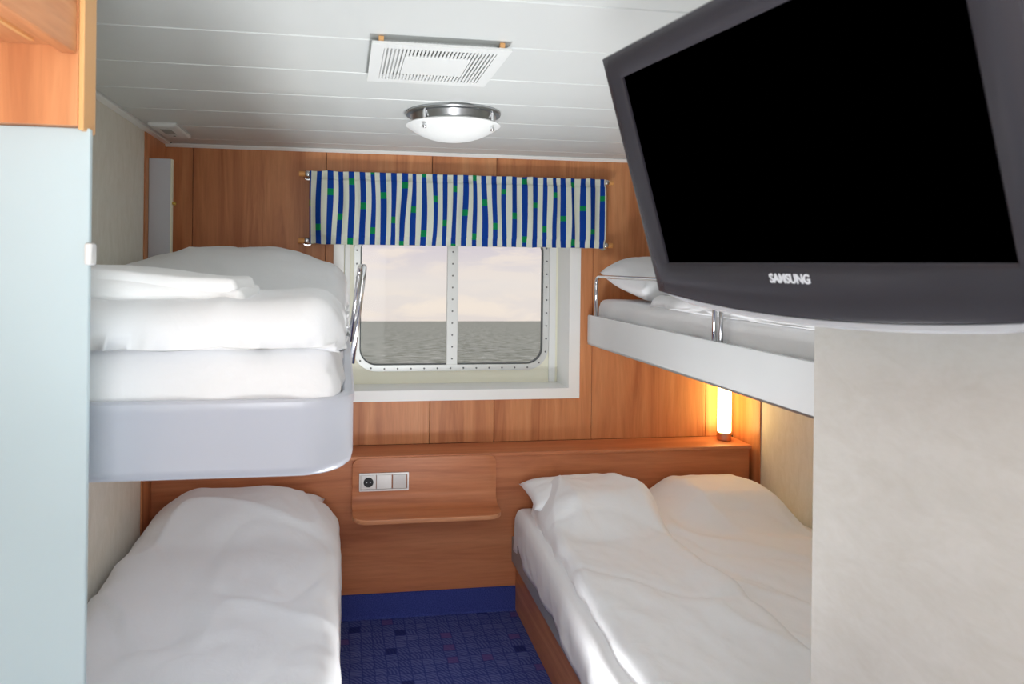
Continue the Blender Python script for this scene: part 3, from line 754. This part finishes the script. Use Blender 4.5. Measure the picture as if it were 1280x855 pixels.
# resample, denser near the ends for the rounded corners
ss = sorted(set([0.0, tot] + [0.035 * (1 - math.cos(PI / 2 * k / 8)) for k in range(9)] + [tot - 0.07 * (1 - math.cos(PI / 2 * k / 9)) for k in range(10)] + [tot * k / 60 for k in range(61) if 0.04 < tot * k / 60 < tot - 0.075]))
sx0, sx1 = 0.047, 0.690
bm = bmesh.new(); rows = []
for s in ss:
    k = max(i for i in range(len(acc)) if acc[i] <= s + 1e-9); k = min(k, len(prof) - 2)
    t = (s - acc[k]) / (acc[k + 1] - acc[k]); yy = prof[k][0] + (prof[k + 1][0] - prof[k][0]) * t; zz = prof[k][1] + (prof[k + 1][1] - prof[k][1]) * t
    ins = 0.0
    if s < 0.035: ins = 0.035 - math.sqrt(max(0, 0.035 ** 2 - (0.035 - s) ** 2))
    if tot - s < 0.07: q = tot - s; ins = 0.07 - math.sqrt(max(0, 0.07 ** 2 - (0.07 - q) ** 2))
    rows.append([bm.verts.new((sx0 + ins + (sx1 - sx0 - 2 * ins) * i / 16, yy, zz)) for i in range(17)])
for a, b in zip(rows, rows[1:]):
    for i in range(16): bm.faces.new((a[i], a[i + 1], b[i + 1], b[i]))
bmesh.ops.recalc_face_normals(bm, faces=bm.faces[:])
me_n = bm.faces[:][5].normal.copy()
me = bpy.data.meshes.new('board')
if me_n.y > 0: bmesh.ops.reverse_faces(bm, faces=bm.faces[:])
bmesh.ops.translate(bm, verts=bm.verts[:], vec=-ns.location); bm.to_mesh(me); bm.free(); me.materials.append(MWX)
me.materials.append(wood('plywood_edge_brightened', 'x', (186, 118, 80), (216, 150, 108), (230, 172, 130)))  # plywood rim, colour lightened to stand in for a highlight from above
me.polygons.foreach_set('use_smooth', [True] * len(me.polygons))
bo = bpy.data.objects.new('board', me); COL.objects.link(bo); bo.parent = ns
m_ = bo.modifiers.new('thickness', 'SOLIDIFY'); m_.thickness = 0.0185; m_.offset = -1.0; m_.material_offset_rim = 1
m_ = bo.modifiers.new('round', 'BEVEL'); m_.width = 0.002; m_.segments = 2; m_.limit_method = 'ANGLE'

ys = yback - 0.0005
sk = thing('wall_socket', 'three-gang steel socket and switch plate on the bedside shelf back', 'socket', (0.185, ys, 0.57))
kx0, kx1, kz0, kz1 = 0.077, 0.294, 0.571, 0.650
obj('plate_frame', ring(rrect(kx0, kx1, kz0, kz1, 0.003, 3), rrect(kx0 + 0.006, kx1 - 0.006, kz0 + 0.008, kz1 - 0.008, 0.001, 3), 'y', ys - 0.010, ys), MSOCK, sk)
wd = (kx1 - kx0 - 0.012) / 3
def cell(i): return kx0 + 0.006 + wd * i + 0.001, kx0 + 0.006 + wd * (i + 1) - 0.001
a, b = cell(0)
so_ = obj('socket_insert', box(a, b, ys - 0.009, ys, kz0 + 0.009, kz1 - 0.009, 0.001), MSOCK, sk)
cxs = (a + b) / 2; czs = (kz0 + kz1) / 2
w_ = obj('socket_well', lathe([(0.0215, 0.0), (0.0215, -0.0018), (0.018, -0.0018), (0.0175, -0.0006), (0.0, -0.0006)], (cxs, ys - 0.0092, czs), 'y', 28, cap=False), MBLACK, so_, 'angle')
t = bmesh.new()
for s in (-1, 1): lathe([(0.0024, 0.0), (0.0024, -0.001), (0.0, -0.001)], (cxs + s * 0.008, ys - 0.0098, czs), 'y', 10, t, False)
obj('socket_holes', t, MSTEEL, so_)
a, b = cell(1); obj('blank_plate', box(a, b, ys - 0.009, ys, kz0 + 0.009, kz1 - 0.009, 0.001), MSOCK, sk)
a, b = cell(2)
t = prism([(ys, kz0 + 0.009), (ys - 0.009, kz0 + 0.009), (ys - 0.0125, kz1 - 0.009), (ys, kz1 - 0.009)], 'x', a + 0.003, b - 0.003, bev=0.001)
obj('rocker_switch', t, MSOCK, sk)

# ================================================================== READING LAMP
lp = thing('reading_lamp', 'glowing cylindrical lamp with metal base on the ledge corner', 'lamp', (1.868, 3.315, LZ))
obj('lamp_base', lathe([(0.030, 0.0), (0.033, 0.003), (0.033, 0.037), (0.029, 0.040)], (1.868, 3.315, LZ), 'z', 32), metal('copper_tinted_steel', (206, 170, 150), 0.3), lp, 'angle')
obj('lamp_shade', lathe([(0.031, 0.041), (0.0325, 0.044), (0.0325, 0.355), (0.030, 0.362), (0.0, 0.362)], (1.868, 3.315, LZ), 'z', 32), MTUBE, lp, 'angle')

# ================================================================== CEILING FITTINGS
# ventilation plate
MVENT = painted('vent_plastic', (222, 224, 222), 0.4)
vx0, vx1, vy0, vy1, vz = 0.058, 0.390, 1.668, 2.020, 2.078
vt = thing('ceiling_vent', 'square white slotted vent plate hung below the ceiling', 'vent', ((vx0 + vx1) / 2, (vy0 + vy1) / 2, vz))
o_ = rrect(vx0, vx1, vy0, vy1, 0.002, 2); i_ = rrect(vx0 + 0.030, vx1 - 0.030, vy0 + 0.034, vy1 - 0.034, 0.001, 2)
obj('plate_frame', ring(o_, i_, 'z', vz, vz + 0.006), MVENT, vt)
obj('centre_plate', box(vx0 + 0.084, vx1 - 0.084, vy0 + 0.095, vy1 - 0.095, vz, vz + 0.005, 0.001), MVENT, vt)
t = bmesh.new(); n_ = 30; w0, w1 = vx0 + 0.030, vx1 - 0.030
for k in range(n_):
    xa = w0 + (w1 - w0) * (k + 0.5) / n_ + 0.0
    if vx0 + 0.086 < xa < vx1 - 0.086:
        box(xa - 0.0027, xa + 0.0027, vy0 + 0.033, vy0 + 0.096, vz + 0.0003, vz + 0.0045, bm=t); box(xa - 0.0027, xa + 0.0027, vy1 - 0.096, vy1 - 0.033, vz + 0.0003, vz + 0.0045, bm=t)
    else: box(xa - 0.0027, xa + 0.0027, vy0 + 0.033, vy1 - 0.033, vz + 0.0003, vz + 0.0045, bm=t)
so_ = obj('grille_bars', t, MVENT, vt); so_['kind'] = 'stuff'
t = lathe([(0.085, 0.0), (0.085, ZC - vz - 0.016)], ((vx0 + vx1) / 2 + 0.01, (vy0 + vy1) / 2, vz + 0.014), 'z', 32)
obj('duct_collar', t, MDUCT, vt, 'angle')
for px, py in ((vx0 + 0.022, vy0 + 0.016), (vx1 - 0.022, vy0 + 0.016), (vx0 + 0.022, vy1 - 0.016), (vx1 - 0.022, vy1 - 0.016)):
    obj('spacer', box(px - 0.006, px + 0.006, py - 0.006, py + 0.006, vz + 0.0062, ZC - 0.0005, 0.001), MWE, vt)

# round ceiling lamp
def ceiling_lamp(cx, cy, label, bowl):
    r = thing('ceiling_lamp', label, 'ceiling lamp', (cx, cy, ZC), 'ceiling lamps')
    obj('metal_ring', lathe([(0.150, -0.001), (0.164, -0.001), (0.166, -0.006), (0.164, -0.012), (0.150, -0.014), (0.142, -0.040), (0.134, -0.040), (0.132, -0.004)], (cx, cy, ZC), 'z', 64, cap=False), MSTEEL, r, 'angle')
    pr_ = []
    for k in range(15):
        a = k / 14; pr_.append((0.163 * a, -0.100 + 0.052 * a ** 2.3))
    pr_ += [(0.165, -0.047), (0.162, -0.043)]
    for k in range(13, -1, -1):
        a = k / 14; pr_.append((0.162 * a, -0.095 + 0.052 * a ** 2.3))
    bo_ = obj('bowl', lathe(pr_, (cx, cy, ZC), 'z', 64, cap=False), [bowl, MPLASTIC], r, 'angle')
    for p in bo_.data.polygons:          # the light leaves the outer face of the bowl
        if p.normal.z > -0.02: p.material_index = 1
    for k in range(3):
        a = math.radians((-138, -36, 98)[k]); px, py = cx + 0.150 * math.cos(a), cy + 0.150 * math.sin(a)
        t = tube([(px, py, ZC - 0.012), (px, py, ZC - 0.050)], 0.0065, 12)
        p_ = obj('pin', t, MCHROME, r, 'angle')
        obj('pin_cap', lathe([(0.0, -0.075), (0.006, -0.074), (0.0075, -0.069), (0.0075, -0.062), (0.004, -0.058)], (px, py, ZC), 'z', 14, cap=False), MCHROME, p_, True)
    return r
ceiling_lamp(0.372, 2.49, 'round ceiling lamp with opal bowl in a steel ring before the window', MBOWL)
# body of the added entry fill lamp, out of view: drum with an opal disc
en = thing('ceiling_lamp', 'added round drum fill lamp on the entry ceiling behind the camera', 'ceiling lamp', (ENTRY[0], ENTRY[1], ZC), 'ceiling lamps')
obj('metal_ring', lathe([(0.24, -0.001), (0.24, -0.05), (0.23, -0.05), (0.23, -0.001)], (ENTRY[0], ENTRY[1], ZC), 'z', 48, cap=False), MSTEEL, en, 'angle')
obj('bowl', lathe([(0.0, -0.045), (0.228, -0.045), (0.228, -0.035), (0.0, -0.035)], (ENTRY[0], ENTRY[1], ZC), 'z', 48, cap=False), emit_mat('opal_disc_glass', (250, 252, 255), 1.0), en, 'angle')

# small ceiling loudspeaker near the left corner
sp = thing('ceiling_sensor', 'small white box with grey grille on the ceiling by the left corner', 'sensor', (-0.70, 3.02, ZC))
t = bmesh.new(); rows = []
for off, z in ((0.0, ZC - 0.0005), (0.0, ZC - 0.008), (0.006, ZC - 0.014), (0.030, ZC - 0.017)):
    rows.append([t.verts.new((p[0], p[1], z)) for p in rrect(-0.745 + off, -0.640 - off, 2.885 + off, 3.165 - off, 0.006, 3)])
for a, b in zip(rows, rows[1:]):
    for i in range(len(a)): t.faces.new((a[i], a[(i + 1) % len(a)], b[(i + 1) % len(a)], b[i]))
t.faces.new(rows[-1]); t.faces.new(rows[0])
obj('housing', t, MPLASTIC, sp)
g_ = obj('grille', box(-0.712, -0.672, 2.94, 3.04, ZC - 0.0185, ZC - 0.0168, 0.0005), plain('grey_mesh', (150, 148, 142), 0.6), sp)
obj('indicator', lathe([(0.005, 0.0), (0.005, -0.002), (0.0, -0.002)], (-0.69, 3.085, ZC - 0.0168), 'z', 12, cap=False), MBLACK, sp)

# grey upright panel in the left corner with a brass knob
gp = thing('corner_panel', 'narrow pale grey upright panel in the left corner above the bunk', 'panel', (-0.755, 3.13, 1.42))
obj('board', box(XL + 0.007, -0.712, 3.118, 3.146, 1.425, 1.994, 0.002), MLOCK, gp)
obj('edge_strip', box(-0.7117, -0.706, 3.119, 3.146, 1.425, 1.993, 0.001), MIVORY, gp)
obj('knob', lathe([(0.0, 0.016), (0.007, 0.014), (0.009, 0.009), (0.006, 0.003), (0.005, 0.0)], (-0.7058, 3.13, 1.81), 'x', 16, cap=False), MBRASS, gp, True)

# ================================================================== LEFT FOREGROUND: OVERHEAD LOCKER, WOOD PANEL, FROSTED GLASS
YP = 1.10; k_ = YP / 0.85
PX = -0.286 * k_                      # aisle edge of the partition
PZB = EYE + (1.719 - EYE) * k_        # bottom of the wood panel
CZB = EYE + (1.797 - EYE) * k_        # underside of the locker
part = thing('partition_panel', 'cherry wood partition panel above the frosted glass at left', 'panel', ((XL + PX) / 2, YP, PZB))
obj('board', box(XL + 0.002, PX - 0.0085, YP, YP + 0.045, PZB, ZC - 0.008, 0.001), MW, part)
obj('edge_band', box(PX - 0.008, PX, YP - 0.001, YP + 0.050, PZB - 0.006, ZC - 0.008, 0.002), MWE, part)
gl = thing('glass_partition', 'frosted pale blue glass partition below the wood panel at left', 'glass panel', ((XL + PX) / 2, YP, 0))
obj('glass_pane', box(XL + 0.002, PX + 0.004, YP + 0.014, YP + 0.026, 0.004, PZB - 0.001, 0.002), MFROST, gl)
zc_ = EYE + (1.577 - EYE) * k_
obj('clip', box(PX - 0.001, PX + 0.0095, YP + 0.008, YP + 0.032, zc_ - 0.016, zc_ + 0.016, 0.003), MPLASTIC, gl)
lk = thing('overhead_locker', 'cherry wood overhead locker at the upper left', 'cabinet', ((XL + PX) / 2, 0.5, CZB))
LX = -0.293 * k_; SL = 0.073          # the front runs slightly askew to the aisle
fx = lambda y, off=0.0: LX - SL * (YP - y) + off
obj('body', prism([(XL + 0.002, -0.30), (fx(-0.30, -0.021), -0.30), (fx(YP - 0.0015, -0.021), YP - 0.0015), (XL + 0.002, YP - 0.0015)], 'z', CZB + 0.012, ZC - 0.008), MWY, lk)
def locker_door(ya, yb):
    return obj('door', prism([(fx(ya, -0.020), ya), (fx(ya), ya), (fx(yb), yb), (fx(yb, -0.020), yb)], 'z', CZB, ZC - 0.010, bev=0.002), MWY, lk)
dr_ = locker_door(0.36, YP - 0.004)
obj('knob', lathe([(0.0, 0.024), (0.012, 0.022), (0.015, 0.014), (0.008, 0.004), (0.008, 0.0)], (fx(0.995), 0.995, CZB + 0.074), 'x', 18, cap=False), MSTEEL, dr_, True)
locker_door(-0.30, 0.355)
obj('edge_strip', prism([(fx(-0.28, -0.050), -0.28), (fx(-0.28, -0.044), -0.28), (fx(YP - 0.03, -0.044), YP - 0.03), (fx(YP - 0.03, -0.050), YP - 0.03)], 'z', CZB + 0.008, CZB + 0.0118), MWE, lk)

# ================================================================== TELEVISION
tyaw, ttilt, tc_ = -0.156, 0.288, Vector((0.551, 0.876, 1.733))
u = Vector((math.sin(tyaw), math.cos(tyaw), 0)); n0 = Vector((-math.cos(tyaw), math.sin(tyaw), 0))
up = Vector((0, 0, 1)) * math.cos(ttilt) + n0 * math.sin(ttilt); nn = u.cross(up)
tv = thing('television', 'black flat television tilted out from the right wall', 'television', tc_)
tv.matrix_world = Matrix((-u, up, -nn)).transposed().to_4x4() @ Matrix.Identity(4)
tv.location = tc_
HWt, HT, HB, SAG = 0.335, 0.207, -0.216, 0.025
def bottom(x, extra=0.0): return HB - SAG * (1 - (x / HWt) ** 2) - extra
def side(a, b, n): return [(a[0] + (b[0] - a[0]) * k / n, a[1] + (b[1] - a[1]) * k / n) for k in range(n)]
nb = 28
def outer(extra=0.0, inset=0.0):
    w = HWt - inset
    bt = [(-w + 2 * w * k / nb, bottom(-w + 2 * w * k / nb, extra) + inset) for k in range(nb)]
    return bt + side((w, bottom(w, extra) + inset), (w, HT - inset), 8) + side((w, HT - inset), (-w, HT - inset), nb) + side((-w, HT - inset), (-w, bottom(w, extra) + inset), 8)
def inner(w, h): return side((-w, -h), (w, -h), nb) + side((w, -h), (w, h), 8) + side((w, h), (-w, h), nb) + side((-w, h), (-w, -h), 8)
bm = bmesh.new(); rows = []
for pts, z in ((outer(), -0.030), (outer(), -0.002), (outer(0, 0.003), 0.004), (outer(0, 0.012), 0.007), (inner(0.293, 0.167), 0.007), (inner(0.2875, 0.1615), 0.003), (inner(0.2875, 0.1615), -0.004), (inner(0.30, 0.18), -0.030)):
    rows.append([bm.verts.new((p[0], p[1], z)) for p in pts])
for a, b in zip(rows, rows[1:] + rows[:1]):
    n_ = len(a)
    for i in range(n_): bm.faces.new((a[i], a[(i + 1) % n_], b[(i + 1) % n_], b[i]))
bz = obj('bezel', bm, MTV, tv, 'angle', local=True)
sc_o = obj('screen', box(-0.2885, 0.2885, -0.1625, 0.1625, -0.012, -0.001), MSCREEN, tv, local=True)
bm = bmesh.new(); rows = []
for s_, z in ((1.0, -0.031), (0.985, -0.045), (0.80, -0.075), (0.55, -0.085)):
    rows.append([bm.verts.new((p[0] * s_, p[1] * s_, z)) for p in outer()])
for a, b in zip(rows, rows[1:]):
    n_ = len(a)
    for i in range(n_): bm.faces.new((a[i], a[(i + 1) % n_], b[(i + 1) % n_], b[i]))
bm.faces.new(rows[0]); bm.faces.new(rows[-1])
obj('back_shell', bm, MTVBACK, tv, 'angle', local=True)
# silver lip along the curved bottom edge
bm = bmesh.new(); rows = []
for k in range(nb + 1):
    x = -HWt * 0.97 + 2 * HWt * 0.97 * k / nb; yb = bottom(x)
    th = 0.011 * sst(0, 0.10, k / nb) * sst(1.0, 0.9, k / nb) + 0.001
    rows.append([bm.verts.new((x, yy, z)) for yy, z in ((yb - 0.0005, -0.026), (yb - 0.0005, -0.001), (yb - th * 0.6, -0.001), (yb - th, -0.006), (yb - th, -0.026))])
for a, b in zip(rows, rows[1:]):
    for i in range(5): bm.faces.new((a[i], a[(i + 1) % 5], b[(i + 1) % 5], b[i]))
bm.faces.new(rows[0]); bm.faces.new(rows[-1])
obj('bottom_lip', bm, MLIP, tv, 'angle', local=True)
# maker's lettering
fc = bpy.data.curves.new('logo', 'FONT'); fc.body = 'SAMSUNG'; fc.align_x = 'CENTER'; fc.align_y = 'CENTER'; fc.size = 0.0165; fc.extrude = 0.0006; fc.offset = 0.0004; fc.space_character = 1.0
fo_ = bpy.data.objects.new('logo_curve', fc); COL.objects.link(fo_)
bpy.context.view_layer.update()
me = bpy.data.meshes.new_from_object(fo_.evaluated_get(bpy.context.evaluated_depsgraph_get()))
xs = [v.co.x for v in me.vertices]; ys_ = [v.co.y for v in me.vertices]
kx = 0.072 / (max(xs) - min(xs)); ky = 0.0135 / (max(ys_) - min(ys_)); mxx = (max(xs) + min(xs)) / 2; myy = (max(ys_) + min(ys_)) / 2
for v in me.vertices: v.co.x = (v.co.x - mxx) * kx; v.co.y = (v.co.y - myy) * ky
bpy.data.objects.remove(fo_); bpy.data.curves.remove(fc)
me.materials.clear(); me.materials.append(MLOGO)
lo = bpy.data.objects.new('logo', me); COL.objects.link(lo); lo.parent = tv; lo.location = (-0.008, -0.182, 0.0080)
lo['label'] = 'silver maker lettering'
# wall mount
mt_ = obj('wall_mount', box(-0.05, 0.05, -0.05, 0.05, -0.115, -0.084, 0.004), MTVBACK, tv, local=True)
inv = tv.matrix_world.copy(); inv.translation = tc_; inv = inv.inverted()
pA = inv @ Vector((0.60, 0.88, 1.745)); pB = inv @ Vector((0.798, 0.93, 1.745))
bm = tube([Vector((0, 0, -0.10)), pB], 0.016, 14)
obj('mount_arm', bm, MTVBACK, tv, 'angle', local=True)
